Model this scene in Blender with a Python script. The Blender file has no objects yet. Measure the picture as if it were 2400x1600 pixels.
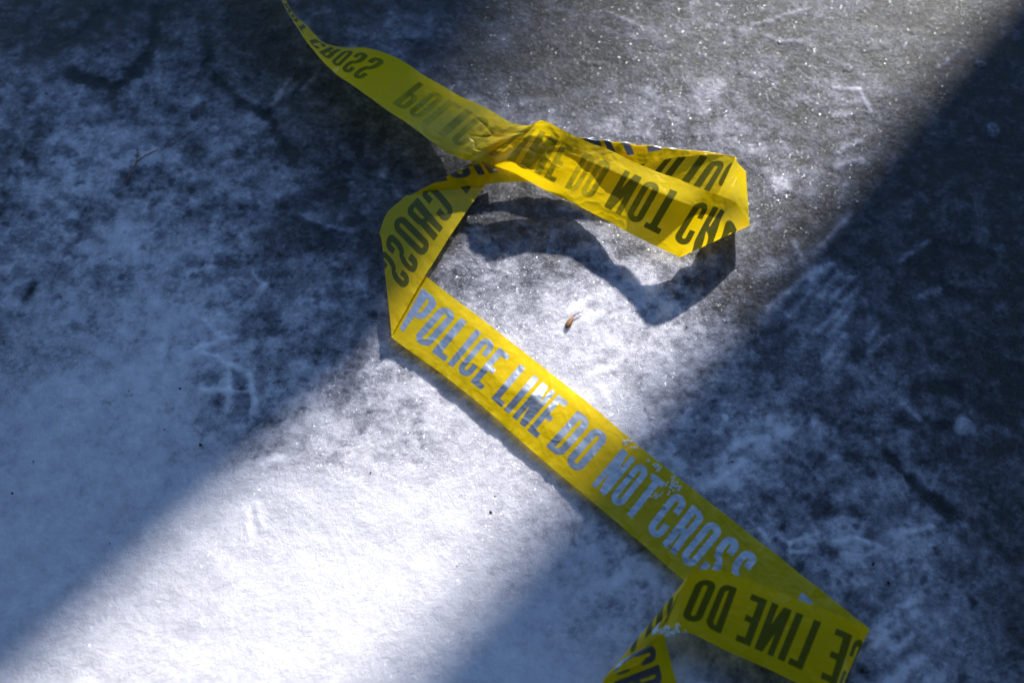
import bpy, bmesh, math, random
import numpy as np
from mathutils import Vector

random.seed(4)
rng = np.random.default_rng(11)
scene = bpy.context.scene
C = scene.collection

# ------------------------------------------------------------------ camera, sky, sun, exposure
TILT = math.radians(30.0)          # from straight down
DIST = 1.418
FPX = 50.0 / 36.0 * 2400.0
CAM = Vector((0, -DIST * math.sin(TILT), DIST * math.cos(TILT)))
cam_d = bpy.data.cameras.new("camera")
cam_d.lens = 50.0
cam_d.sensor_width = 36.0
cam_d.clip_start = 0.05
cam_d.clip_end = 400
cam_d.dof.use_dof = True
cam_d.dof.focus_distance = 1.425
cam_d.dof.aperture_fstop = 3.2
cam = bpy.data.objects.new("camera", cam_d)
cam.location = CAM
cam.rotation_euler = (TILT, 0, 0)
C.objects.link(cam)
scene.camera = cam

SUN_EL = math.radians(20.0)
SUN_AZ = math.radians(68.0)        # from +X towards +Y
A = np.array([math.cos(SUN_AZ), math.sin(SUN_AZ)])      # ground direction towards the sun
B = np.array([A[1], -A[0]])                             # to the right of it
world = bpy.data.worlds.new("World")
scene.world = world
world.use_nodes = True
wn = world.node_tree.nodes
bg = wn["Background"]
sky = wn.new("ShaderNodeTexSky")
sky.sky_type = 'NISHITA'
sky.sun_disc = False
sky.sun_elevation = SUN_EL
sky.sun_rotation = math.pi / 2 - SUN_AZ
sky.ozone_density = 4.0
sky.dust_density = 0.1
world.node_tree.links.new(sky.outputs[0], bg.inputs[0])
bg.inputs[1].default_value = 0.092
sun_d = bpy.data.lights.new("sun", 'SUN')
sun_d.energy = 3.9
sun_d.angle = math.radians(0.9)
sun_d.color = (1.0, 0.95, 0.86)
sun = bpy.data.objects.new("sun", sun_d)
sv = Vector((A[0] * math.cos(SUN_EL), A[1] * math.cos(SUN_EL), math.sin(SUN_EL)))
sun.rotation_euler = sv.to_track_quat('Z', 'Y').to_euler()
sun.location = sv * 6
C.objects.link(sun)
vs = scene.view_settings
vs.view_transform = 'Standard'
vs.look = 'None'
vs.gamma = 1.0
vs.exposure = 1.45
scene.render.engine = 'CYCLES'
scene.cycles.max_bounces = 8
scene.cycles.transparent_max_bounces = 40
scene.cycles.sample_clamp_indirect = 4.0

# ------------------------------------------------------------------ helpers
def at(px, py, z=0.0):
    """world point at height z (metres) seen at pixel (px, py) of the 2400 x 1600 photograph"""
    x = (px - 1200.0) / FPX
    y = -(py - 800.0) / FPX
    c, s = math.cos(TILT), math.sin(TILT)
    d = (x, y * c + s, y * s - c)
    k = (z - CAM.z) / d[2]
    return np.array([CAM.x + k * d[0], CAM.y + k * d[1], z])

def tag(o, label, cat, group=None):
    o["label"] = label
    o["category"] = cat
    if group:
        o["group"] = group
    return o

def link(name, me, mat=None, parent=None):
    o = bpy.data.objects.new(name, me)
    C.objects.link(o)
    if mat:
        me.materials.append(mat)
    if parent:
        o.parent = parent
    return o

def from_bm(name, bm, mat=None, parent=None, smooth=False):
    me = bpy.data.meshes.new(name)
    bm.normal_update()
    bm.to_mesh(me)
    bm.free()
    if smooth:
        me.polygons.foreach_set("use_smooth", [True] * len(me.polygons))
    return link(name, me, mat, parent)

def grid_mesh(name, P, mat, attrs=()):
    """P: (n, m, 3) -> quads, front face = d/di x d/dj"""
    n, m = P.shape[:2]
    me = bpy.data.meshes.new(name)
    me.vertices.add(n * m)
    me.vertices.foreach_set("co", P.reshape(-1).astype(np.float32))
    i = np.arange(n * m).reshape(n, m)
    q = np.stack([i[:-1, :-1], i[1:, :-1], i[1:, 1:], i[:-1, 1:]], -1).reshape(-1, 4)
    me.loops.add(q.size)
    me.loops.foreach_set("vertex_index", q.reshape(-1).astype(np.int32))
    me.polygons.add(len(q))
    me.polygons.foreach_set("loop_start", (np.arange(len(q)) * 4).astype(np.int32))
    me.polygons.foreach_set("use_smooth", np.ones(len(q), bool))
    me.update(calc_edges=True)
    me.validate()
    for an, av in attrs:
        a = me.attributes.new(an, 'FLOAT', 'POINT')
        a.data.foreach_set("value", av.reshape(-1).astype(np.float32))
    return link(name, me, mat)

def vnoise(x, y, seed=0):
    """smooth value noise, -1..1, cell size 1"""
    xi = np.floor(x).astype(np.int64)
    yi = np.floor(y).astype(np.int64)
    fx = x - xi
    fy = y - yi
    fx = fx * fx * fx * (fx * (fx * 6 - 15) + 10)
    fy = fy * fy * fy * (fy * (fy * 6 - 15) + 10)
    def h(a, b):
        n = (a * 374761393 + b * 668265263 + seed * 974634777) & 0x7fffffff
        n = ((n ^ (n >> 13)) * 1274126177) & 0x7fffffff
        n = (n ^ (n >> 16)) & 0xffff
        return n / 32767.5 - 1.0
    a = h(xi, yi); b = h(xi + 1, yi); c = h(xi, yi + 1); d = h(xi + 1, yi + 1)
    return (a * (1 - fx) + b * fx) * (1 - fy) + (c * (1 - fx) + d * fx) * fy

def fbm(x, y, size, octaves=5, gain=0.5, seed=0):
    v = 0.0
    amp = 1.0
    tot = 0.0
    ca, sa = math.cos(0.6), math.sin(0.6)
    x = x / size
    y = y / size
    for k in range(octaves):
        v = v + amp * vnoise(x, y, seed + k * 17)
        tot += amp
        amp *= gain
        x, y = (x * ca - y * sa) * 2.03 + 7.1, (x * sa + y * ca) * 2.03 + 3.7
    return v / tot * 1.6

def sstep(a, b, x):
    t = np.clip((x - a) / (b - a), 0, 1)
    return t * t * (3 - 2 * t)

def nodes(name):
    m = bpy.data.materials.new(name)
    m.use_nodes = True
    nt = m.node_tree
    nt.nodes.clear()
    out = nt.nodes.new("ShaderNodeOutputMaterial")
    def N(t, **kw):
        n = nt.nodes.new("ShaderNode" + t)
        for k, v in kw.items():
            if k in n.inputs and not hasattr(n, k):
                n.inputs[k].default_value = v
            elif hasattr(n, k):
                setattr(n, k, v)
            else:
                n.inputs[k].default_value = v
        return n
    L = nt.links.new
    return m, N, L, out

def mathn(N, L, op, a, b=None, clamp=False):
    n = N("Math", operation=op)
    n.use_clamp = clamp
    for i, v in enumerate((a, b)):
        if v is None:
            continue
        if isinstance(v, (int, float)):
            n.inputs[i].default_value = v
        else:
            L(v, n.inputs[i])
    return n.outputs[0]

def maprange(N, L, v, a, b, c=0.0, d=1.0, smooth=True):
    n = N("MapRange")
    n.interpolation_type = 'SMOOTHSTEP' if smooth else 'LINEAR'
    L(v, n.inputs[0])
    for i, k in enumerate((a, b, c, d)):
        n.inputs[1 + i].default_value = k
    return n.outputs[0]

def mixc(N, L, fac, a, b):
    n = N("Mix", data_type='RGBA')
    if isinstance(fac, (int, float)):
        n.inputs[0].default_value = fac
    else:
        L(fac, n.inputs[0])
    for i, v in ((6, a), (7, b)):
        if isinstance(v, tuple):
            n.inputs[i].default_value = (*v, 1)
        else:
            L(v, n.inputs[i])
    return n.outputs[2]

# ------------------------------------------------------------------ materials
def mat_snow():
    m, N, L, out = nodes("packed_snow_and_ice")
    tc = N("TexCoord")
    ob = tc.outputs["Object"]
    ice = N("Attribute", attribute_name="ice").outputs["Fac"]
    grit = N("Attribute", attribute_name="grit").outputs["Fac"]
    n1 = N("TexNoise", Scale=210.0, Detail=7.0, Roughness=0.68); L(ob, n1.inputs["Vector"])
    n2 = N("TexNoise", Scale=900.0, Detail=3.0, Roughness=0.6); L(ob, n2.inputs["Vector"])
    n3 = N("TexNoise", Scale=60.0, Detail=8.0, Roughness=0.62); L(ob, n3.inputs["Vector"])
    # ice cover broken up by grain
    a = mathn(N, L, 'MULTIPLY_ADD', n1.outputs["Fac"], 0.62); a.node.inputs[2].default_value = -0.31
    b = mathn(N, L, 'MULTIPLY_ADD', n2.outputs["Fac"], 0.42); b.node.inputs[2].default_value = -0.21
    c = mathn(N, L, 'MULTIPLY_ADD', n3.outputs["Fac"], 0.75); c.node.inputs[2].default_value = -0.375
    s = mathn(N, L, 'ADD', mathn(N, L, 'ADD', a, b), c)
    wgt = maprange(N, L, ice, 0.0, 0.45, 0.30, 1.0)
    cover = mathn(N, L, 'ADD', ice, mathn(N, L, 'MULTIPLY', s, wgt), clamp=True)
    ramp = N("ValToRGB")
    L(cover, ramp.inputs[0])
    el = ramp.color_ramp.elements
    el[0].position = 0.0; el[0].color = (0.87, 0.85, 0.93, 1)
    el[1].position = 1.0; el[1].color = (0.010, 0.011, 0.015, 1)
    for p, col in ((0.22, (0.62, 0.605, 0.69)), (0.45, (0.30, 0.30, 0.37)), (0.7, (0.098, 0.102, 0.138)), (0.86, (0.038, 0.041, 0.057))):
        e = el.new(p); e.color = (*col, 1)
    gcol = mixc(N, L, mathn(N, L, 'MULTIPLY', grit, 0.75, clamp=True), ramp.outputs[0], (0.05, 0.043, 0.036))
    # bump
    bsum = mathn(N, L, 'ADD', mathn(N, L, 'MULTIPLY', n1.outputs["Fac"], 1.0), mathn(N, L, 'MULTIPLY', n2.outputs["Fac"], 0.5))
    bump = N("Bump", Strength=0.65, Distance=0.0022)
    L(bsum, bump.inputs["Height"])
    p = N("BsdfPrincipled", Roughness=0.55)
    L(gcol, p.inputs["Base Color"])
    L(bump.outputs[0], p.inputs["Normal"])
    p.inputs["Specular IOR Level"].default_value = 0.22
    p.subsurface_method = 'BURLEY'
    L(maprange(N, L, cover, 0.2, 0.75, 0.75, 0.15), p.inputs["Subsurface Weight"])
    p.inputs["Subsurface Radius"].default_value = (1.0, 0.95, 0.9)
    p.inputs["Subsurface Scale"].default_value = 0.010
    gn = N("NewGeometry").outputs["Normal"]
    # crystal facets: each cell has its own tilt
    def flakes(scale, tilt, rough, colr, base_n):
        v = N("TexVoronoi", Scale=scale)
        L(ob, v.inputs["Vector"])
        sub = N("VectorMath", operation='SUBTRACT'); L(v.outputs["Color"], sub.inputs[0]); sub.inputs[1].default_value = (0.5, 0.5, 0.5)
        sc = N("VectorMath", operation='SCALE'); L(sub.outputs[0], sc.inputs[0]); sc.inputs["Scale"].default_value = tilt
        ad = N("VectorMath", operation='ADD'); L(sc.outputs[0], ad.inputs[0]); L(base_n, ad.inputs[1])
        no = N("VectorMath", operation='NORMALIZE'); L(ad.outputs[0], no.inputs[0])
        g = N("BsdfGlossy", Roughness=rough); g.inputs["Color"].default_value = (*colr, 1)
        L(no.outputs[0], g.inputs["Normal"])
        return g
    g1 = flakes(1000.0, 1.2, 0.19, (.42, .45, .50), gn)
    g2 = flakes(400.0, 1.2, 0.12, (.5, .55, .63), bump.outputs[0])
    mx = N("MixShader"); mx.inputs[0].default_value = 0.011
    L(p.outputs[0], mx.inputs[1]); L(g1.outputs[0], mx.inputs[2])
    mx2 = N("MixShader"); mx2.inputs[0].default_value = 0.02
    L(mx.outputs[0], mx2.inputs[1]); L(g2.outputs[0], mx2.inputs[2])
    L(mx2.outputs[0], out.inputs[0])
    return m

def mat_tape():
    m, N, L, out = nodes("printed_yellow_film")
    ink_d = N("Attribute", attribute_name="ink").outputs["Fac"]       # signed distance to the print in mm
    frost = N("Attribute", attribute_name="frost").outputs["Fac"]
    uvx = N("Attribute", attribute_name="along").outputs["Fac"]
    uvy = N("Attribute", attribute_name="across").outputs["Fac"]
    cmb = N("CombineXYZ"); L(uvx, cmb.inputs[0]); L(uvy, cmb.inputs[1])
    uv = cmb.outputs[0]                                                 # mm on the film
    edge = N("TexNoise", Scale=0.8, Detail=2.0); L(uv, edge.inputs["Vector"])
    d = mathn(N, L, 'ADD', ink_d, mathn(N, L, 'MULTIPLY_ADD', edge.outputs["Fac"], 0.5))
    ink = maprange(N, L, d, 0.5, -0.05, 0.0, 1.0)
    geo = N("NewGeometry")
    back = geo.outputs["Backfacing"]
    # film bump: beads, creases
    w1 = N("TexNoise", Scale=0.09, Detail=3.0, Roughness=0.5); L(uv, w1.inputs["Vector"])
    w2 = N("TexVoronoi", Scale=0.2); L(uv, w2.inputs["Vector"])
    w3 = N("TexNoise", Scale=0.45, Detail=2.0); L(uv, w3.inputs["Vector"])
    beads = maprange(N, L, w2.outputs["Distance"], 0.0, 0.28, 1.0, 0.0)
    gate = maprange(N, L, w3.outputs["Fac"], 0.56, 0.66)
    hsum = mathn(N, L, 'ADD', mathn(N, L, 'MULTIPLY', w1.outputs["Fac"], 1.6),
                 mathn(N, L, 'ADD', mathn(N, L, 'MULTIPLY', mathn(N, L, 'MULTIPLY', beads, gate), 0.35),
                       mathn(N, L, 'MULTIPLY', w3.outputs["Fac"], 0.12)))
    bump = N("Bump", Strength=0.36, Distance=0.0016)
    L(hsum, bump.inputs["Height"])
    # film
    fm = N("TexNoise", Scale=0.12, Detail=6.0, Roughness=0.7); L(uv, fm.inputs["Vector"])
    frostm = mathn(N, L, 'MULTIPLY', frost, maprange(N, L, fm.outputs["Fac"], 0.38, 0.62), clamp=True)
    ycol = mixc(N, L, mathn(N, L, 'MULTIPLY', frostm, 0.3), (0.95, 0.71, 0.004), (0.76, 0.64, 0.16))
    dif = N("BsdfDiffuse"); L(ycol, dif.inputs[0]); L(bump.outputs[0], dif.inputs["Normal"])
    trl = N("BsdfTranslucent"); trl.inputs[0].default_value = (0.96, 0.69, 0.003, 1)
    film = N("MixShader"); film.inputs[0].default_value = 0.5
    L(dif.outputs[0], film.inputs[1]); L(trl.outputs[0], film.inputs[2])
    tr = N("BsdfTransparent"); tr.inputs[0].default_value = (0.97, 0.80, 0.22, 1)
    film2 = N("MixShader"); film2.inputs[0].default_value = 0.05
    L(film.outputs[0], film2.inputs[1]); L(tr.outputs[0], film2.inputs[2])
    # print seen from its own side
    fd = N("BsdfDiffuse"); fd.inputs[0].default_value = (0.006, 0.006, 0.007, 1)
    # print seen through the film
    bcol = mixc(N, L, mathn(N, L, 'MULTIPLY', frost, 0.93), (0.145, 0.138, 0.012), (0.66, 0.53, 0.02))
    bd = N("BsdfDiffuse"); L(bcol, bd.inputs[0])
    bt = N("BsdfTranslucent"); L(bcol, bt.inputs[0])
    bm_ = N("MixShader"); L(maprange(N, L, frost, 0.0, 1.0, 0.30, 0.45), bm_.inputs[0]); L(bd.outputs[0], bm_.inputs[1]); L(bt.outputs[0], bm_.inputs[2])
    pr = N("MixShader"); L(back, pr.inputs[0]); L(fd.outputs[0], pr.inputs[1]); L(bm_.outputs[0], pr.inputs[2])
    base = N("MixShader"); L(ink, base.inputs[0]); L(film2.outputs[0], base.inputs[1]); L(pr.outputs[0], base.inputs[2])
    # gloss: film is slick, the front of the print is shinier
    gl = N("BsdfGlossy", Roughness=0.22); L(bump.outputs[0], gl.inputs["Normal"])
    bump2 = N("Bump", Strength=0.5, Distance=0.0006); L(hsum, bump2.inputs["Height"])
    gi = N("BsdfGlossy", Roughness=0.31); L(bump2.outputs[0], gi.inputs["Normal"]); gi.inputs[0].default_value = (0.93, 0.95, 1, 1)
    lw = N("LayerWeight", Blend=0.5); L(bump.outputs[0], lw.inputs["Normal"])
    fz = mathn(N, L, 'POWER', lw.outputs["Facing"], 5.0)
    front = mathn(N, L, 'SUBTRACT', 1.0, back)
    inkf = mathn(N, L, 'MULTIPLY', ink, front)
    ffac = mathn(N, L, 'MULTIPLY_ADD', fz, 0.7, clamp=True); ffac.node.inputs[2].default_value = 0.022
    m1 = N("MixShader"); L(ffac, m1.inputs[0]); L(base.outputs[0], m1.inputs[1]); L(gl.outputs[0], m1.inputs[2])
    m2 = N("MixShader"); L(mathn(N, L, 'MULTIPLY', inkf, 0.5), m2.inputs[0]); L(m1.outputs[0], m2.inputs[1]); L(gi.outputs[0], m2.inputs[2])
    L(m2.outputs[0], out.inputs[0])
    return m

def mat_plain(name, col, col2, scale, rough=0.7, bumpd=0.0005):
    m, N, L, out = nodes(name)
    tc = N("TexCoord")
    n = N("TexNoise", Scale=scale, Detail=6.0, Roughness=0.6); L(tc.outputs["Object"], n.inputs["Vector"])
    c = mixc(N, L, maprange(N, L, n.outputs["Fac"], 0.35, 0.65), col, col2)
    b = N("Bump", Strength=0.6, Distance=bumpd); L(n.outputs["Fac"], b.inputs["Height"])
    p = N("BsdfPrincipled", Roughness=rough); L(c, p.inputs["Base Color"]); L(b.outputs[0], p.inputs["Normal"])
    L(p.outputs[0], out.inputs[0])
    return m

def mat_brick(name, c1, c2):
    m, N, L, out = nodes(name)
    tc = N("TexCoord")
    mp = N("Mapping"); mp.inputs["Rotation"].default_value = (math.pi / 2, 0, 0); L(tc.outputs["Object"], mp.inputs[0])
    br = N("TexBrick", Scale=4.0); L(mp.outputs[0], br.inputs["Vector"])
    br.inputs["Color1"].default_value = (*c1, 1); br.inputs["Color2"].default_value = (*c2, 1); br.inputs["Mortar"].default_value = (0.08, 0.08, 0.08, 1)
    p = N("BsdfPrincipled", Roughness=0.85); L(br.outputs["Color"], p.inputs["Base Color"])
    L(p.outputs[0], out.inputs[0])
    return m

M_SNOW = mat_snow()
M_TAPE = mat_tape()
M_BRICK = mat_brick("dark_brick", (0.04, 0.03, 0.028), (0.055, 0.038, 0.034))
M_SKY_BLOCKER = mat_plain("black_sky_blocker", (0.004, 0.0045, 0.006), (0.007, 0.0075, 0.009), 3.0)  # near-black, for the added objects that block the sky
M_STONE = mat_plain("dark_grey_stone", (0.05, 0.05, 0.05), (0.07, 0.07, 0.07), 3.0)
M_GLASS = mat_plain("dark_window_glass", (0.02, 0.022, 0.026), (0.03, 0.032, 0.036), 1.0, 0.1)
M_SHADE_BOARD = mat_plain("navy_shade_board", (0.006, 0.010, 0.026), (0.010, 0.015, 0.034), 5.0)  # kept dark so the added boards bounce little light
M_SEED = mat_plain("brown_seed_husk", (0.20, 0.075, 0.022), (0.30, 0.13, 0.04), 900.0, 0.6)
M_TWIG = mat_plain("brown_twig_bark", (0.20, 0.11, 0.06), (0.28, 0.17, 0.10), 500.0, 0.8)
M_GRIT = mat_plain("black_grit", (0.008, 0.007, 0.006), (0.02, 0.017, 0.014), 700.0, 0.7)
def mat_crumb():
    m, N, L, out = nodes("wet_melting_snow")
    tc = N("TexCoord")
    n = N("TexNoise", Scale=420.0, Detail=5.0, Roughness=0.6); L(tc.outputs["Object"], n.inputs["Vector"])
    b = N("Bump", Strength=0.6, Distance=0.0008); L(n.outputs["Fac"], b.inputs["Height"])
    p = N("BsdfPrincipled", Roughness=0.3); p.inputs["Base Color"].default_value = (0.8, 0.82, 0.82, 1); L(b.outputs[0], p.inputs["Normal"])
    t = N("BsdfTransparent")
    mx = N("MixShader"); L(maprange(N, L, n.outputs["Fac"], 0.35, 0.7, 0.2, 0.7), mx.inputs[0]); L(t.outputs[0], mx.inputs[1]); L(p.outputs[0], mx.inputs[2])
    L(mx.outputs[0], out.inputs[0])
    return m
M_CRUMB = mat_crumb()

# ------------------------------------------------------------------ ground: one sheet of packed snow over ice
def axis(lo, hi, step):
    core = np.arange(lo, hi + step * 0.5, step)
    g = []
    d = step
    p = 0.0
    while p < 70:
        d *= 1.32
        p += d
        g.append(p)
    g = np.array(g)
    return np.concatenate([lo - g[::-1], core, core[-1] + g])

gx = axis(-0.60, 0.60, 0.0014)
gy = axis(-0.42, 0.52, 0.0014)
GX, GY = np.meshgrid(gx, gy, indexing='ij')

def ground_relief(x, y):
    h = 0.0030 * fbm(x, y, 0.30, 4, 0.5, 3)
    h = h + 0.00042 * fbm(x, y, 0.022, 4, 0.55, 9)
    return h

H = ground_relief(GX, GY)

# ice cover, with shade towards top and corners painted in, on a coarse grid (rows go away from the viewer)
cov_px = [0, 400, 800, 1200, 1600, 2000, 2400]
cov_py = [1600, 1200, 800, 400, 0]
ICE_AND_SHADE = np.array([
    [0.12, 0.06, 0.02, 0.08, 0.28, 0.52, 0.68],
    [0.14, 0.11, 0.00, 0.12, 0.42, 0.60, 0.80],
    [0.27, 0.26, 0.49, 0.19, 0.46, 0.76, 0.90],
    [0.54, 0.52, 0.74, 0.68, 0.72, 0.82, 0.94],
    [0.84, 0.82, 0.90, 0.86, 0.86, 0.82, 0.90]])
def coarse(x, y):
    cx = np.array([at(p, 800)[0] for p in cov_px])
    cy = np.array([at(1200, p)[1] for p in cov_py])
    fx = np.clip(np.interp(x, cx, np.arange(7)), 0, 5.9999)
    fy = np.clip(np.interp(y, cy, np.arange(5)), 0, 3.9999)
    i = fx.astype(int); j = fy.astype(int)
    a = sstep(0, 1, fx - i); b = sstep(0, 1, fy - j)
    return (ICE_AND_SHADE[j, i] * (1 - a) + ICE_AND_SHADE[j, i + 1] * a) * (1 - b) + (ICE_AND_SHADE[j + 1, i] * (1 - a) + ICE_AND_SHADE[j + 1, i + 1] * a) * b

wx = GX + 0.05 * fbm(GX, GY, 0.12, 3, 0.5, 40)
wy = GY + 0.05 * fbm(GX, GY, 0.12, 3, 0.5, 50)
ice = coarse(wx, wy)  # ice cover together with the painted dimming
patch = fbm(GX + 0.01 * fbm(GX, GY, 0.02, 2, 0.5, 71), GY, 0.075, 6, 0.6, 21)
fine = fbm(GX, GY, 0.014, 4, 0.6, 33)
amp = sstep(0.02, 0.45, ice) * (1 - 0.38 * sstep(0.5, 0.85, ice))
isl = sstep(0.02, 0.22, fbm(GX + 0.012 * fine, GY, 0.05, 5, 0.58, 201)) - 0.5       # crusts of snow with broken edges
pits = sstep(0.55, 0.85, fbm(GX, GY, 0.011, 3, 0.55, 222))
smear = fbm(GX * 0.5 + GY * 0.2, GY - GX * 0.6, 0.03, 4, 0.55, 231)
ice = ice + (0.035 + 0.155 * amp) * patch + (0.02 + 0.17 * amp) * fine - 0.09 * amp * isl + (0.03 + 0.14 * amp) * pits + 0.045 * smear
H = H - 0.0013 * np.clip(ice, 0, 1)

def seg_dist(px0, py0, px1, py1, reach):
    a = at(px0, py0)[:2]; b = at(px1, py1)[:2]
    lo = np.minimum(a, b) - reach; hi = np.maximum(a, b) + reach
    i0, i1 = np.searchsorted(gx, [lo[0], hi[0]]); j0, j1 = np.searchsorted(gy, [lo[1], hi[1]])
    sl = (slice(i0, i1), slice(j0, j1))
    x = GX[sl] - a[0]; y = GY[sl] - a[1]
    d = b - a
    t = np.clip((x * d[0] + y * d[1]) / max(1e-9, d @ d), 0, 1)
    return sl, np.hypot(x - t * d[0], y - t * d[1]), t

def stroke(pts, wpx, dh, dice, rag=0.45):
    """a ridge (dh > 0) or scraped groove along pixel points of the ground; width in pixels"""
    w = wpx / 2350.0
    acc_sl = None
    for (x0, y0), (x1, y1) in zip(pts[:-1], pts[1:]):
        sl, d, t = seg_dist(x0, y0, x1, y1, w * 4)
        if d.size == 0:
            continue
        rg = 1 + rag * fbm(GX[sl], GY[sl], 0.012, 3, 0.6, 61)
        f = np.exp(-(d / (w * np.clip(rg, 0.3, 2))) ** 2 * 1.2)
        H[sl] += dh * f
        ice[sl] += dice * f

def pad(px, py, rx, ry, dh, dice):
    c = at(px, py)[:2]
    r = max(rx, ry) / 2350.0
    i0, i1 = np.searchsorted(gx, [c[0] - 2.5 * r, c[0] + 2.5 * r]); j0, j1 = np.searchsorted(gy, [c[1] - 2.5 * r, c[1] + 2.5 * r])
    sl = (slice(i0, i1), slice(j0, j1))
    q = np.hypot((GX[sl] - c[0]) / (rx / 2350.0), (GY[sl] - c[1]) / (ry / 2350.0 / 0.866)) + 0.35 * fbm(GX[sl], GY[sl], 0.015, 3, 0.6, 66)
    f = 1 - sstep(0.7, 1.25, q)
    H[sl] += dh * f
    ice[sl] += dice * f

R1 = 0.0008
for p in ([(1929, 611), (1798, 722)], [(1952, 611), (1902, 653)], [(1970, 640), (1925, 690)], [(1994, 649), (1952, 695)], [(2012, 680), (1975, 705)],
          [(1971, 722), (1921, 768)], [(2001, 714), (1944, 783)], [(1982, 779), (1932, 841)], [(1990, 806), (1952, 856)], [(2062, 756), (2036, 791)],
          [(2082, 783), (2036, 825)], [(1900, 680), (1850, 735)], [(1862, 560), (1880, 610)], [(1990, 500), (1930, 570)], [(2156, 1394), (2065, 1467)],
          [(2145, 1436), (2051, 1509)], [(2140, 1490), (2060, 1550)], [(2160, 1540), (2080, 1600)], [(1337, 734), (1378, 701)], [(1375, 755), (1411, 734)], [(1365, 752), (1385, 735)],
          [(1405, 904), (1426, 943)], [(1380, 880), (1440, 860)], [(654, 211), (689, 173)], [(680, 206), (713, 176)], [(710, 205), (743, 170)], [(640, 240), (662, 215)],
          [(1953, 270), (2016, 262)], [(1960, 388), (2020, 372)], [(1965, 355), (2010, 330)], [(1815, 415), (1820, 445)], [(1828, 415), (1832, 445)], [(1842, 418), (1846, 440)],
          [(1700, 1060), (1760, 1030)], [(1680, 1130), (1740, 1080)], [(600, 1180), (612, 1240)], [(575, 1200), (580, 1250)], [(615, 1090), (650, 1075)]):
    stroke(p, 11, R1, -0.30, 0.3)
for p in ([(459, 826), (509, 838), (536, 861), (536, 911), (532, 964)], [(547, 861), (585, 880), (590, 907), (597, 938), (590, 968)], [(474, 917), (590, 919)],
          [(478, 750), (509, 785), (524, 796), (551, 792)], [(509, 804), (459, 820)], [(590, 640), (620, 670), (600, 700)], [(440, 640), (500, 625)],
          [(1789, 83), (1825, 98), (1879, 98)], [(1953, 206), (2016, 212)], [(2013, 212), (2040, 262)], [(1765, 60), (1825, 45)], [(1756, 1215), (1780, 1240), (1805, 1268)],
          [(1816, 1222), (1798, 1232)], [(1896, 1211), (1917, 1253)], [(1823, 1250), (1851, 1275), (1851, 1310)], [(1851, 1271), (1889, 1257)], [(1854, 1292), (1889, 1292)],
       
          [(2160, 690), (2230, 660)], [(2110, 610), (2180, 560)], [(2110, 1250), (2190, 1230)], [(1960, 1270), (2010, 1260), (2060, 1280)], [(2120, 945), (2170, 990)], [(1420, 20), (1500, 60)],
          [(1380, 140), (1420, 145)], [(1900, 20), (1820, 40)], [(2200, 160), (2260, 110)], [(700, 500), (770, 530), (840, 540)]):
    stroke(p, 9, R1, -0.24, 0.4)
# scraped-bare arcs and seams
for p, w, k in (([(369, 15), (363, 83), (343, 128), (313, 170), (277, 197), (238, 191), (194, 182), (167, 167)], 15, 0.22),
                ([(247, 24), (194, 74), (131, 104)], 20, 0.13), ([(489, 74), (489, 134), (506, 179), (566, 238), (626, 262), (640, 283)], 14, 0.18),
                ([(640, 289), (670, 342), (694, 387)], 12, 0.16), ([(560, -10), (590, 60), (640, 120), (700, 170)], 36, 0.16), ([(2082, 1061), (2131, 1120), (2174, 1159), (2223, 1197)], 11, 0.26),
                ([(2190, 575), (2260, 580), (2320, 590)], 14, 0.15), ([(2180, 590), (2210, 660), (2260, 690)], 16, 0.12), ([(2140, 910), (2230, 900), (2330, 960)], 16, 0.14),
                ([(60, 700), (72, 680), (76, 665)], 9, 0.18), ([(2225, 995), (2130, 985)], 20, 0.14), ([(1200, 430), (1100, 470), (1050, 560)], 40, 0.10)):
    stroke(p, w * 1.25, -0.0008, k * 1.7, 0.5)
for p in ((497, 888, 26, 18), (562, 888, 20, 22), (513, 941, 20, 18), (570, 941, 18, 18), (486, 788, 24, 18), (482, 845, 20, 10), (265, 785, 20, 9), (368, 797, 16, 9), (340, 782, 16, 8)):
    pad(*p, -0.0005, 0.10)
for p in ((2265, 997, 26, 22), (2060, 1030, 8, 10), (2330, 300, 14, 22), (2300, 150, 14, 10), (1985, 160, 14, 10), (500, 300, 12, 10), (1700, 975, 8, 10), (1635, 975, 6, 6)):
    pad(*p, 0.001, -0.25)

for p in ((1740, 330, 120, 60), (1560, 70, 110, 40), (1960, 220, 110, 50), (2080, 90, 120, 40), (1880, 420, 90, 40), (1450, 300, 90, 30), (1790, 150, 70, 40), (1660, 210, 60, 40),
          (260, 330, 150, 50), (620, 420, 120, 60), (930, 60, 140, 40), (2050, 900, 120, 60), (1830, 1010, 130, 50), (2150, 1330, 160, 80), (1960, 1500, 120, 60)):
    pad(*p, 0.0006, -0.13)
for p in ((1350, 150, 70, 50), (1480, 170, 50, 40), (1120, 640, 50, 12), (1600, 330, 60, 14), (2060, 430, 80, 40), (820, 420, 90, 60), (770, 560, 70, 40), (2330, 900, 80, 90), (1420, 120, 60, 60), (1330, 220, 60, 30), (2240, 1100, 60, 50), (640, 960, 26, 40)):
    pad(*p, -0.0005, 0.10)
grit = 0.35 * sstep(0.42, 1.0, fbm(GX, GY, 0.055, 6, 0.65, 90) + 0.9 * (coarse(GX, GY) - 0.55)) * sstep(0.0, 0.12, GY - 0.02) * sstep(-0.16, -0.04, GX) * sstep(0.36, 0.2, GX)
far = np.maximum(np.abs(GX) - 0.75, np.abs(GY) - 0.75)
H = H * (1 - sstep(0.0, 3.0, far))
H -= 0.0012
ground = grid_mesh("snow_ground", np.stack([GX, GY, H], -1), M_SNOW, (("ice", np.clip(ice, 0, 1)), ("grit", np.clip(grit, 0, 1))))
ground["kind"] = "structure"

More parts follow.
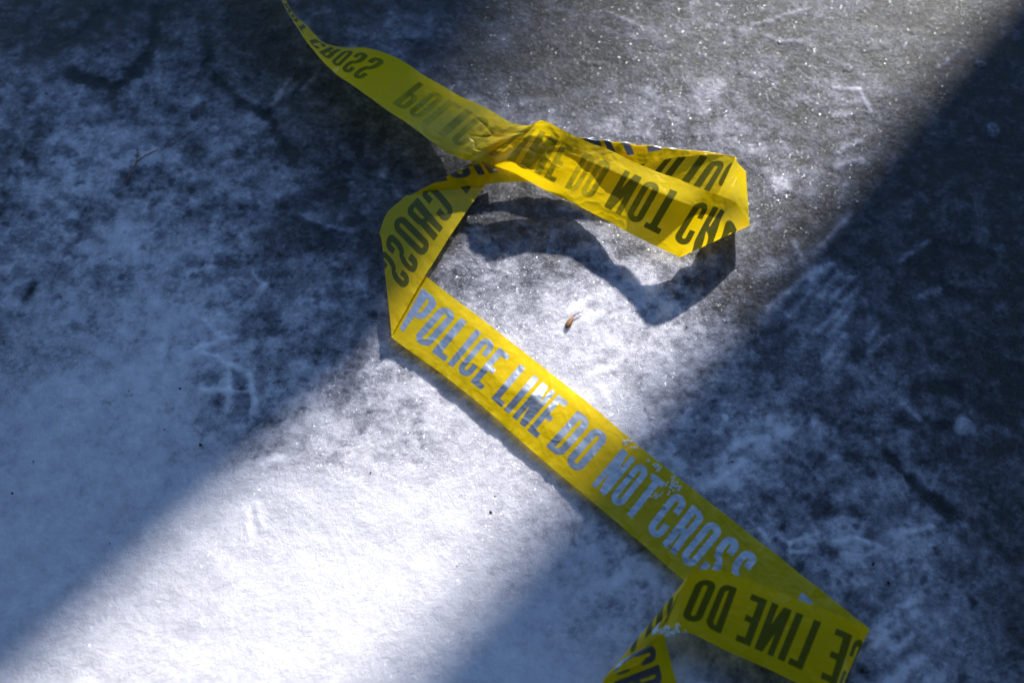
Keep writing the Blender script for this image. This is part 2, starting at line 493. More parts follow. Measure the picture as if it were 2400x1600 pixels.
def ground_z(x, y):
    i = int(np.clip(np.searchsorted(gx, x), 1, len(gx) - 1)); j = int(np.clip(np.searchsorted(gy, y), 1, len(gy) - 1))
    return float(H[i, j])

def on_ground(px, py):
    p = at(px, py)
    return Vector((p[0], p[1], ground_z(p[0], p[1])))

# ------------------------------------------------------------------ lettering as distance fields (units of letter height)
T = 0.165
def box(x, y, x0, x1, y0, y1):
    return np.maximum(np.maximum(x0 - x, x - x1), np.maximum(y0 - y, y - y1))
def rbox(x, y, x0, x1, y0, y1, r):
    cx, cy = (x0 + x1) / 2, (y0 + y1) / 2
    r = min(r, (x1 - x0) / 2, (y1 - y0) / 2)
    qx = np.abs(x - cx) - (x1 - x0) / 2 + r
    qy = np.abs(y - cy) - (y1 - y0) / 2 + r
    return np.hypot(np.maximum(qx, 0), np.maximum(qy, 0)) + np.minimum(np.maximum(qx, qy), 0) - r
def poly(x, y, pts):
    d = np.full_like(x, 9.0)
    for (ax, ay), (bx, by) in zip(pts[:-1], pts[1:]):
        t = np.clip(((x - ax) * (bx - ax) + (y - ay) * (by - ay)) / ((bx - ax) ** 2 + (by - ay) ** 2), 0, 1)
        d = np.minimum(d, np.hypot(x - ax - t * (bx - ax), y - ay - t * (by - ay)))
    return d
W = 0.355
def ring(x, y, w=W):
    return np.maximum(rbox(x, y, 0, w, 0, 1, w / 2), -rbox(x, y, T * .9, w - T * .9, T * .9, 1 - T * .9, w / 2 - T * .9))
def half(x, y, w, y0, y1):      # D shape: square on the left, round on the right
    o = np.maximum(rbox(x, y, -0.3, w, y0, y1, w * .5), -x)
    i = np.maximum(rbox(x, y, -0.3, w - T * .9, y0 + T * .8, y1 - T * .8, w * .5 - T * .7), T * .95 - x)
    return np.maximum(o, -i)
def g_P(x, y): return np.minimum(box(x, y, 0, T, 0, 1), half(x, y, W, .40, 1))
def g_O(x, y): return ring(x, y)
def g_L(x, y): return np.minimum(box(x, y, 0, T, 0, 1), box(x, y, 0, .31, 0, .145))
def g_I(x, y): return box(x, y, 0, T, 0, 1)
def g_C(x, y): return np.maximum(ring(x, y), -box(x, y, W * .52, 1, .37, .63))
def g_E(x, y): return np.minimum(np.minimum(box(x, y, 0, T, 0, 1), box(x, y, 0, .32, 0, .145)), np.minimum(box(x, y, 0, .32, .855, 1), box(x, y, 0, .29, .43, .57)))
def g_N(x, y):
    w = .40
    dg = np.maximum(np.abs((x - .02 - (1 - y) * (w - .19 + .0)) - .075) * .96 - .082, np.maximum(-y, y - 1))
    return np.minimum(np.minimum(box(x, y, 0, T * .86, 0, 1), box(x, y, w - T * .86, w, 0, 1)), dg)
def g_D(x, y): return half(x, y, W, 0, 1)
def g_T(x, y): return np.minimum(box(x, y, 0, .35, .855, 1), box(x, y, .175 - T / 2, .175 + T / 2, 0, 1))
def g_R(x, y):
    leg = np.maximum(np.abs(x - (.283 - .03 * (y / .5))) - T * .48, np.maximum(-y, y - .48))
    return np.minimum(np.minimum(box(x, y, 0, T, 0, 1), half(x, y, W, .40, 1)), leg)
def g_S(x, y):
    w = W; r = w / 2 - T / 2
    pts = []
    for k in range(0, 19):
        a = math.pi * k / 18.0
        pts.append((w / 2 + r * math.cos(a), 1 - T * .46 - r + r * math.sin(a)))
    pts = [(w - T / 2, .67)] + pts + [(T / 2, .70), (T / 2 + .012, .62), (w * .40, .53), (w * .62, .45), (w - T / 2 - .012, .37), (w - T / 2, .29)]
    for k in range(0, 19):
        a = -math.pi * k / 18.0
        pts.append((w / 2 + r * math.cos(a), T * .46 + r + r * math.sin(a)))
    pts.append((T / 2, .33))
    d = poly(x, y, pts) - T * .47
    d = np.maximum(d, -box(x, y, w * .52, 1, .575, .685))
    return np.maximum(d, -box(x, y, -1, w * .46, .315, .44))
GLYPH = {'P': (g_P, .405), 'O': (g_O, .42), 'L': (g_L, .36), 'I': (g_I, .235), 'C': (g_C, .42), 'E': (g_E, .375), 'N': (g_N, .468), 'D': (g_D, .42),
         'T': (g_T, .385), 'R': (g_R, .42), 'S': (g_S, .41), ' ': (None, .21)}
PHRASE = "POLICE LINE DO NOT CROSS"
LH = 50.0
WID = 75.0
starts = []
_x = 0.0
for ch in PHRASE:
    starts.append(_x * LH)
    _x += GLYPH[ch][1]
PLEN = _x * LH
PERIOD = PLEN + 46.0

def U(k, i, f=0.0):
    """millimetres along the tape of letter i (index in PHRASE), fraction f of its advance, in repeat k"""
    return k * PERIOD + starts[i] + f * GLYPH[PHRASE[i]][1] * LH

# ------------------------------------------------------------------ the tape: cross-sections along its length
# ("s" or "c" for a crease, [(fraction across, px, py, height mm, mm along), ...]); fraction 0 = foot of the letters, 1 = head
SEC = []
def sec(kind, *knots):
    SEC.append((kind, knots))
def s2(u0, x0, y0, z0, x1, y1, z1, u1=None, kind="s", mid=None):
    u1 = u0 if u1 is None else u1
    kn = [(0.0, x0, y0, z0, u0)]
    if mid:
        for (sf, dz) in mid:        # lifted between the two edges
            kn.append((sf, x0 + (x1 - x0) * sf, y0 + (y1 - y0) * sf, z0 + (z1 - z0) * sf + dz, u0 + (u1 - u0) * sf))
    kn.append((1.0, x1, y1, z1, u1))
    sec(kind, *kn)

# arriving from beyond the top of the picture, standing on one edge, seen from behind
c0 = U(0, 19, .5)
s2(c0 - 330, 560, -330, 4, 500, -330, 40)
s2(c0 - 190, 625, -150, 4, 600, -150, 54)
s2(c0 - 92, 669, 0, 4, 660, 2, 62)
s2(c0 - 60, 689, 32, 4, 680, 38, 62)
s2(c0 - 30, 719, 60, 4, 700, 70, 60)
s2(c0, 764, 102, 4, 728, 110, 58)
s2(U(0, 20, .9), 812, 111, 5, 762, 150, 55)
s2(U(0, 22, .3), 858, 112, 6, 792, 178, 50)
s2(U(0, 23, .9), 925, 133, 8, 828, 202, 46)
s2(U(1, 0, .1), 1000, 180, 11, 905, 257, 43)
s2(U(1, 2, .2), 1075, 222, 20, 975, 305, 40)
s2(U(1, 4, .2), 1148, 257, 30, 1040, 352, 34)
s2(U(1, 5, .9), 1212, 291, 42, 1092, 377, 28, mid=((.4, -4),))
s2(U(1, 7, .2), 1245, 291, 48, 1132, 380, 22, mid=((.3, 4), (.7, -5)))
s2(U(1, 8, .6), 1268, 282, 54, 1190, 400, 17, mid=((.3, -3), (.62, 7), (.8, 9)))
s2(U(1, 9, .9), 1325, 307, 47, 1258, 437, 9, mid=((.35, 4), (.62, 4), (.82, 6)))
s2(U(1, 12, .2), 1390, 337, 38, 1316, 465, 3.5, mid=((.3, 7), (.7, 3)))
s2(U(1, 13, .5), 1437, 354, 35, 1359, 485, 2.5, mid=((.3, 8), (.7, 3)))
s2(U(1, 15, .1), 1482, 377, 35, 1405, 509, 4, mid=((.28, 8), (.7, 3)))
s2(U(1, 17, .5), 1596, 422, 37, 1512, 566, 13, mid=((.28, 8), (.7, 3)))
s2(U(1, 19, .2), 1660, 448, 46, 1562, 590, 9, u1=U(1, 19, .1), mid=((.28, 6), (.7, 3)))
s2(U(1, 21, .3), 1728, 478, 32, 1586, 601, 5, u1=U(1, 19, .5), mid=((.3, 6), (.7, 3)))
# first turn: under, away from the viewer
cr_u0, cr_u1 = U(1, 21, 1.05), U(1, 19, .6)
s2(cr_u0, 1759, 530, 12, 1592, 605, 4, u1=cr_u1, kind="c")
s2(U(1, 23, .9), 1757, 514, 11, 1606, 584, 5, u1=cr_u1 + 9)
s2(U(1, 23, 1.) + 14, 1752, 455, 10, 1676, 466, 22, u1=U(1, 23, 1.) + 8, mid=((.5, 4),))
# second turn at the far right, then leftwards under the first run
s2(U(2, 0, -.35), 1748, 400, 7, 1722, 372, 20, u1=U(2, 0, .1), kind="c")
def kk(u, x0, y0, z0, sc, xc, yc, zc, x1, y1, z1):
    sec("s", (0.0, x0, y0, z0, u), (sc, xc, yc, zc, u), (1.0, x1, y1, z1, u))
kk(U(2, 0, .6), 1655, 505, 2.5, .9, 1722, 368, 17, 1718, 366, 17)
kk(U(2, 1, .45), 1604, 504, 2.5, .93, 1697, 361, 15, 1698, 364, 15)
kk(U(2, 2, .3), 1560, 482, 2.5, .90, 1655, 354, 18, 1658, 363, 17)
kk(U(2, 3, .35), 1520, 470, 2.5, .86, 1612, 350, 20, 1617, 367, 18)
kk(U(2, 4, .45), 1480, 458, 3, .80, 1575, 345, 23, 1583, 370, 19)
kk(U(2, 5, .45), 1440, 446, 4, .72, 1532, 339, 26, 1541, 379, 20)
kk(U(2, 7, .25), 1380, 430, 5, .60, 1464, 331, 28, 1488, 388, 20)
kk(U(2, 8, .35), 1340, 415, 6, .52, 1421, 326, 29, 1452, 398, 17)
kk(U(2, 9, .5), 1300, 400, 7, .44, 1378, 321, 29, 1412, 408, 13)
kk(U(2, 12, .5), 1240, 370, 12, .35, 1300, 325, 28, 1330, 420, 7)
s2(U(2, 15, -.5), 1190, 318, 28, 1242, 427, 4)
s2(U(2, 15, .02), 1122, 292, 30, 1176, 429, 4, u1=U(2, 15, .02))
# third turn: over the long slanting fold, then down the left side
s2(U(2, 15) - 27, 1215, 322, 26, 974, 451, 9, u1=U(2, 17, 1.) + 11, kind="c")
s2(U(2, 15) + 8, 1180, 372, 10, 960, 458, 9, u1=U(2, 20, .15))
s2(U(2, 20, .5), 1046, 568, 8, 940, 467, 9, u1=U(2, 20, .5))
s2(U(2, 21, .5), 1019, 612, 8, 906, 499, 8)
s2(U(2, 22, .42), 993, 653, 8, 891, 538, 7.5)
# fourth turn: the upright fold at the left; the tape then lies face up, running to the lower right
s2(U(2, 22, .5) + 74, 916, 791, 9, 892, 549, 7, u1=U(2, 22, .5) + 4, kind="c")
s2(U(3, 0, -.3), 921, 793, 6, 925, 585, 3.0, u1=U(2, 22, .5) + 30)
s2(U(3, 0, .0), 922, 796, 5, 1001, 648, 3, u1=U(3, 0, .0))
s2(U(3, 3, .0), 1030, 873, 3, 1133, 749, 3, mid=((.5, 1.5),))
s2(U(3, 7, .0), 1132, 954, 3, 1236, 831, 2, mid=((.45, 4.2),))
s2(U(3, 9, .3), 1192, 1008, 3, 1302, 882, 2, mid=((.58, 4.2),))
s2(U(3, 12, .0), 1258, 1067, 3, 1373, 938, 2, mid=((.4, 2.6),))
s2(U(3, 15, .0), 1366, 1158, 4, 1477, 1027, 3)
s2(U(3, 19, -.1), 1488, 1261, 4, 1596, 1122, 3)
s2(U(3, 23, .95), 1684, 1432, 5, 1806, 1287, 3)
# fifth turn: back over itself to the left, print underneath
fu = U(4, 4, .05)
s2(fu + 4, 1955, 1655, 6, 2042, 1474, 6, u1=fu, kind="c")
s2(U(4, 5, .02) + 2, 1946, 1640, 11, 2010, 1458, 10, u1=U(4, 5, .0))
s2(U(4, 7, .0), 1868, 1601, 15, 1938, 1428, 15)
s2(U(4, 9, .2), 1790, 1563, 18, 1858, 1397, 18)
s2(U(4, 12, .0), 1680, 1514, 20, 1739, 1350, 22)
s2(U(4, 13, .1), 1625, 1487, 20, 1690, 1336, 24)
s2(U(4, 13, 1.), 1575, 1473, 17, 1634, 1336, 26)
nu = U(4, 15)
# sixth turn: rolled over the left end and away towards the viewer, print up
s2(nu - 1, 1556, 1470, 13, 1612, 1350, 25, u1=nu - 3, kind="c")
s2(nu + 20, 1532, 1507, 12, 1607, 1357, 20, u1=nu)
s2(nu + 42, 1508, 1549, 10, 1605, 1359, 17, u1=nu + 1.5)
s2(nu + 66, 1449, 1576, 8, 1603, 1361, 15, u1=nu + 3)
s2(U(4, 19) + 10, 1414, 1590, 5, 1602, 1362, 12, u1=nu + 5, kind="c")
s2(U(4, 20, -.1), 1412, 1600, 5, 1560, 1490, 14, u1=U(4, 19, -.1))
s2(U(4, 20, .1), 1412, 1612, 4, 1573, 1548, 9)
s2(U(4, 22, .1), 1438, 1710, 3, 1602, 1645, 5)
s2(U(4, 23, .9) + 60, 1480, 1900, 3, 1660, 1830, 6)
s2(U(4, 23, .9) + 190, 1560, 2180, 3, 1750, 2100, 4)

NS = 47
sv_ = np.linspace(0, 1, NS)
ctl = []
for kind, kn in SEC:
    s_ = np.array([k[0] for k in kn])
    pt = np.array([at(k[1], k[2], k[3] * 1e-3) for k in kn])
    uu = np.array([k[4] for k in kn])
    row = np.stack([np.interp(sv_, s_, pt[:, a]) for a in range(3)] + [np.interp(sv_, s_, uu)], -1)
    ctl.append(row)
ctl = np.array(ctl)                                    # (sections, NS, 4)
for k in range(1, len(ctl)):                           # never run backwards
    ctl[k, :, 3] = np.maximum(ctl[k, :, 3], ctl[k - 1, :, 3] + 0.8)

def catmull(p0, p1, p2, p3, t0, t1, t2, t3, t):
    m1 = ((p2 - p1) / (t2 - t1) * (t1 - t0) + (p1 - p0) / (t1 - t0) * (t2 - t1)) / (t2 - t0)
    m2 = ((p3 - p2) / (t3 - t2) * (t2 - t1) + (p2 - p1) / (t2 - t1) * (t3 - t2)) / (t3 - t1)
    h = t2 - t1
    x = ((t - t1) / h)[:, None, None]
    return (2 * x**3 - 3 * x**2 + 1) * p1 + (x**3 - 2 * x**2 + x) * h * m1 + (-2 * x**3 + 3 * x**2) * p2 + (x**3 - x**2) * h * m2

arc = [0.0]
for k in range(1, len(ctl)):
    arc.append(arc[-1] + max(0.003, float(np.linalg.norm(ctl[k, :, :3] - ctl[k - 1, :, :3], axis=1).mean())))
dense = []
STEP = 0.0009
for k in range(len(ctl) - 1):
    n = max(2, int((arc[k + 1] - arc[k]) / STEP))
    t = np.linspace(arc[k], arc[k + 1], n, endpoint=False)
    p1, p2, t1, t2 = ctl[k], ctl[k + 1], arc[k], arc[k + 1]
    if k > 0 and SEC[k][0] == "s":
        p0, t0 = ctl[k - 1], arc[k - 1]
    else:
        p0, t0 = 2 * p1 - p2, 2 * t1 - t2
    if k + 2 < len(ctl) and SEC[k + 1][0] == "s":
        p3, t3 = ctl[k + 2], arc[k + 2]
    else:
        p3, t3 = 2 * p2 - p1, 2 * t2 - t1
    cub = catmull(p0, p1, p2, p3, t0, t1, t2, t3, t)
    x = ((t - t1) / (t2 - t1))[:, None, None]
    lin = p1 * (1 - x) + p2 * x
    cub[..., 3] = lin[..., 3]
    dense.append(cub)
dense.append(ctl[-1:])
dense = np.concatenate(dense)
def gsmooth(a, sig):
    r = int(sig * 3) + 1
    k = np.exp(-0.5 * (np.arange(-r, r + 1) / sig) ** 2)
    k /= k.sum()
    p = np.concatenate([np.repeat(a[:1], r, 0), a, np.repeat(a[-1:], r, 0)])
    return sum(k[i] * p[i:i + len(a)] for i in range(2 * r + 1))
dense = gsmooth(dense, 1.5)
dense = gsmooth(dense.transpose(1, 0, 2), 0.8).transpose(1, 0, 2)

# resample on an even grid of millimetres along the film
ucol = np.maximum.accumulate(dense[..., 3], axis=0) + np.arange(len(dense))[:, None] * 1e-6
u_lo, u_hi = ucol[0].max(), ucol[-1].min()
ug = np.arange(u_lo, u_hi, 0.9)
vg = np.linspace(0, WID, 85)
P = np.zeros((len(ug), NS, 3))
for j in range(NS):
    for a in range(3):
        P[:, j, a] = np.interp(ug, ucol[:, j], dense[:, j, a])
P2 = np.zeros((len(ug), len(vg), 3))
fj = np.clip(vg / WID * (NS - 1), 0, NS - 1 - 1e-6)
j0 = fj.astype(int); fr_ = (fj - j0)[None, :, None]
P2 = P[:, j0] * (1 - fr_) + P[:, j0 + 1] * fr_
UU, VV = np.meshgrid(ug, vg, indexing='ij')
# creases and blisters in the film
du = np.gradient(P2, axis=0); dv = np.gradient(P2, axis=1)
nrm = np.cross(du, dv); nrm /= np.maximum(1e-12, np.linalg.norm(nrm, axis=-1, keepdims=True))
def bump_at(u, c, w): return np.exp(-((u - c) / w) ** 2)
crump = 0.3 + 1.3 * bump_at(UU, U(1, 6), 60) + 1.3 * bump_at(UU, U(1, 9), 30) + 0.6 * bump_at(UU, U(1, 3), 60) + 0.7 * bump_at(UU, U(1, 14), 60) + 0.5 * bump_at(UU, U(1, 22), 30) + 0.2 * bump_at(UU, U(3, 8), 150) - 0.1 * bump_at(UU, U(4, 9), 120)
rid = 1 - np.abs(fbm(UU * 0.8 + VV * 0.5, VV - UU * 0.2, 26.0, 3, 0.5, 120)) * 1.5
wr = 0.35 * fbm(UU, VV, 22.0, 4, 0.5, 101) + 0.5 * np.clip(rid, 0, 1) ** 3 * (crump > 0.2)
P2 = P2 + nrm * (wr * crump * 0.001)[..., None]
edge_w = 0.35 * fbm(UU, VV * 0 + 3.0, 14.0, 4, 0.6, 140)
P2[:, :, 2] += (np.exp(-VV / 6) + np.exp(-(WID - VV) / 6)) * edge_w * 0.0022

# distance to the print
ink = np.full(UU.shape, 5.0)
y01 = (VV - (WID - LH) / 2) / LH
for k in range(-1, 6):
    for i, ch in enumerate(PHRASE):
        if ch == ' ':
            continue
        x0 = U(k, i)
        i0, i1 = np.searchsorted(ug, [x0 - 4, x0 + GLYPH[ch][1] * LH + 4])
        if i1 <= i0:
            continue
        sl = slice(i0, i1)
        ink[sl] = np.minimum(ink[sl], GLYPH[ch][0]((UU[sl] - x0) / LH, y01[sl]) * LH)
frost = np.clip(bump_at(UU, U(1, 4), 85) * 1.6 + bump_at(UU, U(1, 9), 48) * 1.6 + bump_at(UU, U(1, 13), 22) * 0.9 + bump_at(UU, U(1, 16), 22) * 0.35, 0, 1) * (0.75 + 0.5 * fbm(UU, VV, 18, 4, 0.6, 150))
# keep the film clear of the snow
gzf = np.zeros(UU.shape)
ix = np.clip(np.searchsorted(gx, P2[..., 0]), 0, len(gx) - 1); iy = np.clip(np.searchsorted(gy, P2[..., 1]), 0, len(gy) - 1)
gzf = H[ix, iy]
P2[..., 2] = np.maximum(P2[..., 2], gzf + 0.0006)
tape = grid_mesh("barrier_tape", P2, M_TAPE, (("ink", ink), ("frost", np.clip(frost, 0, 1)), ("along", UU), ("across", VV)))
tag(tape, "yellow plastic POLICE LINE DO NOT CROSS tape, looped and folded across the icy snow", "barrier tape")

# ------------------------------------------------------------------ small litter on the snow
def lump(name, px, py, r, squash, mat, seed, z=None, sub=2):
    bm = bmesh.new()
    bmesh.ops.create_icosphere(bm, subdivisions=sub, radius=1.0)
    rr = np.random.default_rng(seed)
    off = rr.uniform(-1, 1, 3)
    for v in bm.verts:
        n = v.co.normalized()
        k = 1 + 0.35 * math.sin(n.x * 3.1 + off[0] * 5) * math.cos(n.y * 2.7 + off[1] * 5) + 0.22 * math.sin(n.z * 6 + n.x * 5 + off[2] * 6) + rr.uniform(-.08, .08)
        v.co = Vector((n.x * k * r * squash[0], n.y * k * r * squash[1], n.z * k * r * squash[2]))
    o = from_bm(name, bm, mat, smooth=True)
    p = on_ground(px, py) if z is None else Vector(at(px, py, z))
    o.location = p + Vector((0, 0, r * squash[2] * 0.35))
    o.rotation_euler = (0, 0, rr.uniform(0, 6))
    return o

# the brown seed husk in the sunlit patch
def seed_husk(px, py):
    bm = bmesh.new()
    bmesh.ops.create_uvsphere(bm, u_segments=16, v_segments=14, radius=1.0)
    for v in bm.verts:
        t = v.co.z
        w = 0.0027 * (1 - 0.35 * t) * (1 + 0.08 * math.cos(6 * math.atan2(v.co.y, v.co.x)))
        v.co = Vector((v.co.x * w, t * 0.0078, v.co.y * w * 0.6))
    body = bpy.data.objects.new("seed_husk", None)
    C.objects.link(body)
    body.location = on_ground(px, py) + Vector((0, 0, 0.0016))
    body.rotation_euler = (0, 0, math.radians(-28))
    from_bm("husk", bm, M_SEED, body, True)
    bm = bmesh.new()
    pr = None
    path = [(0, .0075, 0), (.0015, .011, .0004), (.0035, .0145, .0005), (.006, .018, .0002)]
    for (x, y, z), r in zip(path, (.0007, .0005, .0004, .0002)):
        ringv = [bm.verts.new((x + r * math.cos(a), y, z + r * math.sin(a))) for a in [k * math.pi / 3 for k in range(6)]]
        if pr:
            for k in range(6):
                bm.faces.new((pr[k], pr[(k + 1) % 6], ringv[(k + 1) % 6], ringv[k]))
        pr = ringv
    from_bm("stalk", bm, M_SEED, body, True)
    return body
tag(seed_husk(1335, 756), "small brown seed husk lying on sunlit ice inside the bend of the tape", "seed husk")

def tube_bm(pts, radii, bm=None, n=8):
    bm = bm or bmesh.new()
    pr = None
    for k, p in enumerate(pts):
        d = (pts[min(k + 1, len(pts) - 1)] - pts[max(k - 1, 0)]).normalized()
        a = d.orthogonal().normalized(); b = d.cross(a)
        if pr:
            a = (prev_a - d * prev_a.dot(d)).normalized(); b = d.cross(a)
        prev_a = a
        ringv = [bm.verts.new(p + radii[k] * (math.cos(t) * a + math.sin(t) * b)) for t in [q * 2 * math.pi / n for q in range(n)]]
        if pr:
            for q in range(n):
                bm.faces.new((pr[q], pr[(q + 1) % n], ringv[(q + 1) % n], ringv[q]))
        else:
            bm.faces.new(ringv[::-1])
        pr = ringv
    bm.faces.new(pr)
    return bm
def gpath(pts, lift):
    out = []
    for k, (a, b) in enumerate(zip(pts[:-1], pts[1:])):
        for t in np.linspace(0, 1, 6, endpoint=False):
            x, y = a[0] + (b[0] - a[0]) * t, a[1] + (b[1] - a[1]) * t
            out.append(on_ground(x + random.uniform(-1.5, 1.5), y + random.uniform(-1.5, 1.5)) + Vector((0, 0, lift + random.uniform(-.0006, .0004))))
    out.append(on_ground(*pts[-1]) + Vector((0, 0, lift)))
    return out
pts = gpath([(290, 428), (318, 378), (352, 356), (400, 335), (440, 308), (478, 287)], 0.0)
tw = from_bm("twig", tube_bm(pts, [0.0009 - 0.0004 * k / len(pts) for k in range(len(pts))]), M_TWIG, None, True)
tag(tw, "thin bent brown twig half frozen into the shaded snow, the tape well to its right", "twig")
pts = gpath([(320, 376), (322, 345)], 0.0003)
from_bm("side_shoot", tube_bm(pts, [0.0007] * len(pts)), M_TWIG, tw, True)

GS = [(1155, 557, 3.2), (1610, 762, 3.0), (1150, 1198, 4.0), (470, 1043, 4.6), (423, 912, 3.4), (28, 1155, 3.6), (2047, 1320, 4.4), (2083, 1365, 4.2), (109, 220, 4.0), (259, 607, 3.0),
      (1717, 1079, 3.2), (868, 1106, 2.6), (386, 1007, 2.4), (633, 864, 2.4), (565, 697, 2.6), (697, 557, 2.4), (257, 1272, 2.4), (1071, 1324, 2.0), (564, 530, 2.4), (640, 1012, 2.2), (302, 916, 2.2), (78, 1081, 2.4), (1160, 1160, 2.0), (1842, 1136, 2.4), (720, 746, 2.2)]
for n, (px, py, r) in enumerate(GS):
    o = lump("grit_speck", px, py, r / 2350.0, (1.0, 0.75, 0.7), M_GRIT, 300 + n, sub=1)
    tag(o, "tiny black speck of grit lying on the trodden snow", "grit", "black grit specks scattered on the snow")

def crumb(px, py, z, parts, seed, label):
    bm = bmesh.new()
    rr = np.random.default_rng(seed)
    for (dx, dy, r) in parts:
        q = bmesh.ops.create_icosphere(bm, subdivisions=2, radius=1.0)
        o3 = rr.uniform(0, 6, 3)
        for v in q["verts"]:
            n = v.co.normalized()
            k = 1 + .3 * math.sin(4 * n.x + o3[0]) * math.cos(4 * n.y + o3[1]) + rr.uniform(-.12, .12)
            v.co = Vector((dx * 1e-3 + n.x * k * r * 1e-3, dy * 1e-3 + n.y * k * r * 1e-3, n.z * k * r * 0.2e-3))
    o = from_bm("snow_crumb", bm, M_CRUMB, None, True)
    o.location = Vector(at(px, py, z))
    tag(o, label, "snow crumb", "crumbs of wet snow stuck to the tape")
    return o
def sprinkle(n, sx, sy, seed, r0=0.7, r1=1.9):
    rr = np.random.default_rng(seed)
    return [(rr.normal(0, sx), rr.normal(0, sy), rr.uniform(r0, r1)) for _ in range(n)]
crumb(1583, 1140, 0.0052, sprinkle(26, 5.5, 4.5, 1), 21, "largest pale crumb of wet snow, on the tape between NOT and CROSS")
crumb(1541, 1096, 0.0048, sprinkle(14, 3.5, 4, 2), 22, "pale snow crumb on the upper edge of the tape above the T of NOT")
crumb(1540, 1160, 0.006, sprinkle(12, 3.2, 4, 3), 23, "small snow crumb on the tape beside the stem of the T of NOT")
crumb(1470, 1036, 0.0042, sprinkle(12, 4, 3, 4), 24, "snow crumb on the first stroke of the N of NOT")
crumb(1580, 1480, 0.0195, sprinkle(20, 6.5, 2.2, 5, 1.2, 3.0), 25, "lump of wet snow along the lower edge of the folded-back LINE DO length")

# ------------------------------------------------------------------ unseen objects added outside the picture to throw shade and block sky
def sunframe(px, py):
    p = at(px, py)[:2]
    return float(p @ B), float(p @ A)          # across, towards the sun
TAN = math.tan(SUN_EL)
def w3(c, s, h):
    q = c * B + s * A
    return Vector((q[0], q[1], h))
def upright(name, outline, d, thick, mat, parent=None):
    """an upright board: outline in (across, height), standing d metres away towards the sun"""
    bm = bmesh.new()
    f0 = [bm.verts.new(w3(c, d, h)) for c, h in outline]
    f1 = [bm.verts.new(w3(c, d + thick, h)) for c, h in outline]
    bm.faces.new(f0); bm.faces.new(f1[::-1])
    n = len(outline)
    for k in range(n):
        bm.faces.new((f0[k], f1[k], f1[(k + 1) % n], f0[(k + 1) % n]))
    bmesh.ops.recalc_face_normals(bm, faces=bm.faces[:])
    return from_bm(name, bm, mat, parent)

# right-hand board, added unseen, its outline cut to throw the right shade edge
d = 4.4
cA, sA = sunframe(930, 1590); cB, sB = sunframe(2330, 20)
slope = (cB - cA) / (sB - sA)
hh = lambda s: (d - s) * TAN
ctop = cA + slope * (-0.9 - sA); cbot = cA + slope * (1.6 - sA)
o = bpy.data.objects.new("shade_board_right", None); C.objects.link(o)
tag(o, "added unseen board, cut to shade the ground right of the lit band", "shade board")
upright("panel", [(ctop, hh(-0.9)), (cbot, hh(1.6)), (cbot, 0.0), (cbot + 2.4, 0.0), (cbot + 2.4, hh(-0.9))], d, 0.02, M_SHADE_BOARD, o)
for c in (cbot + 0.5, cbot + 1.9):
    upright("post", [(c, 0.0), (c + .09, 0.0), (c + .09, hh(-0.8)), (c, hh(-0.8))], d + 0.022, 0.09, M_STONE, o)
# left-hand board, added unseen, slanting edge shaped to throw the left shade edge
d = 3.3
cA, sA = sunframe(100, 1555); cB, sB = sunframe(890, 845)
slope = (cB - cA) / (sB - sA)
o = bpy.data.objects.new("shade_board_left", None); C.objects.link(o)
tag(o, "added unseen board with a slanting edge, cut to shade the ground left of the lit band", "board")
st = sA - 0.35
c2, s2_ = sunframe(990, 655); c3, s3_ = sunframe(1085, 470)
upright("panel", [(cA + slope * (st - sA), hh(st)), (cB, hh(sB)), (c2, hh(s2_)), (c3, hh(s3_)), (c3 - .2, hh(s3_ + .12)), (c3 - .3, 0.0), (cB - 2.2, 0.0), (cB - 2.2, hh(st))], d, 0.02, M_SHADE_BOARD, o)
upright("post", [(cB - 1.2, 0.0), (cB - 1.11, 0.0), (cB - 1.11, hh(0)), (cB - 1.2, hh(0))], d + .022, .09, M_STONE, o)

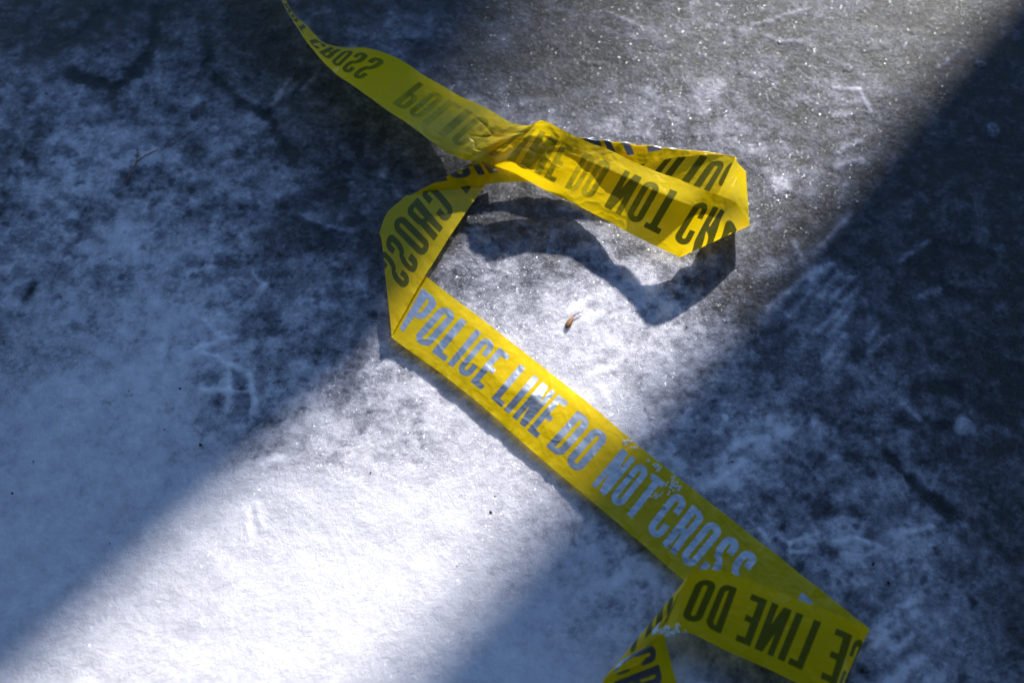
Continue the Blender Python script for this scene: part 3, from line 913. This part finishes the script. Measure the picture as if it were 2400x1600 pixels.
def building(name, label, c0, c1, d, height, depth, mat, floors, cols):
    root = bpy.data.objects.new(name, None); C.objects.link(root)
    root.location = w3((c0 + c1) / 2, d, 0)
    ang = math.atan2(B[1], B[0])
    root.rotation_euler = (0, 0, ang)
    tag(root, label, "building")
    w = c1 - c0
    def bx(nm, x0, x1, y0, y1, z0, z1, m, par):
        bm = bmesh.new()
        bmesh.ops.create_cube(bm, size=1.0)
        for v in bm.verts:
            v.co = Vector((x0 + (v.co.x + .5) * (x1 - x0), y0 + (v.co.y + .5) * (y1 - y0), z0 + (v.co.z + .5) * (z1 - z0)))
        return from_bm(nm, bm, m, par)
    sgn = 1 if d > 0 else -1
    bx("wall", -w / 2, w / 2, 0, sgn * depth, 0, height - .3, mat, root)
    bx("parapet", -w / 2, w / 2, 0, sgn * depth, height - .298, height, M_STONE, root)
    for f in range(floors):
        for k in range(cols):
            x = -w / 2 + w * (k + .5) / cols
            z = height * (f + .35) / floors
            fr = bx("window", x - .55, x + .55, -sgn * .06, -sgn * .003, z, z + 1.5, M_STONE, root)
            bx("pane", x - .45, x + .45, -sgn * .066, -sgn * .0605, z + .1, z + 1.4, M_GLASS, fr)
    return root
cE, sE = sunframe(1205, 300)
_, sT = sunframe(900, 830)
building("shade_building_far", "added unseen brick building towards the sun, sized to throw the upper left shade", cE - 12.0, cE, 17.0, (17.0 - sT) * TAN, 8.0, M_BRICK, 2, 4)  # added; edge and height set to throw the soft upper left shade
building("sky_blocker_rear", "added unseen black building behind the photographer that blocks the rear sky", -9.0, 9.0, -6.5, 15.0, 8.0, M_SKY_BLOCKER, 4, 7)  # added to darken what the print reflects from behind

# unseen dark roof added above the photographer to block sky reflected in the print
sky_cover = bpy.data.objects.new("sky_blocker_roof", None); C.objects.link(sky_cover)
sky_cover.location = (0, -3.2, 0)
tag(sky_cover, "added unseen flat roof on posts above the photographer that blocks the sky", "sky blocker")
def slab(nm, x0, x1, y0, y1, z0, z1, m, par):
    bm = bmesh.new()
    bmesh.ops.create_cube(bm, size=1.0)
    for v in bm.verts:
        v.co = Vector((x0 + (v.co.x + .5) * (x1 - x0), y0 + (v.co.y + .5) * (y1 - y0), z0 + (v.co.z + .5) * (z1 - z0)))
    return from_bm(nm, bm, m, par)
slab("roof", -5, 5, -3.0, 4.08, 2.85, 3.0, M_SKY_BLOCKER, sky_cover)
for x in (-2.6, 2.6):
    for y in (-2.6, 2.4):
        slab("post", x - .06, x + .06, y - .06, y + .06, 0, 2.848, M_SKY_BLOCKER, sky_cover)
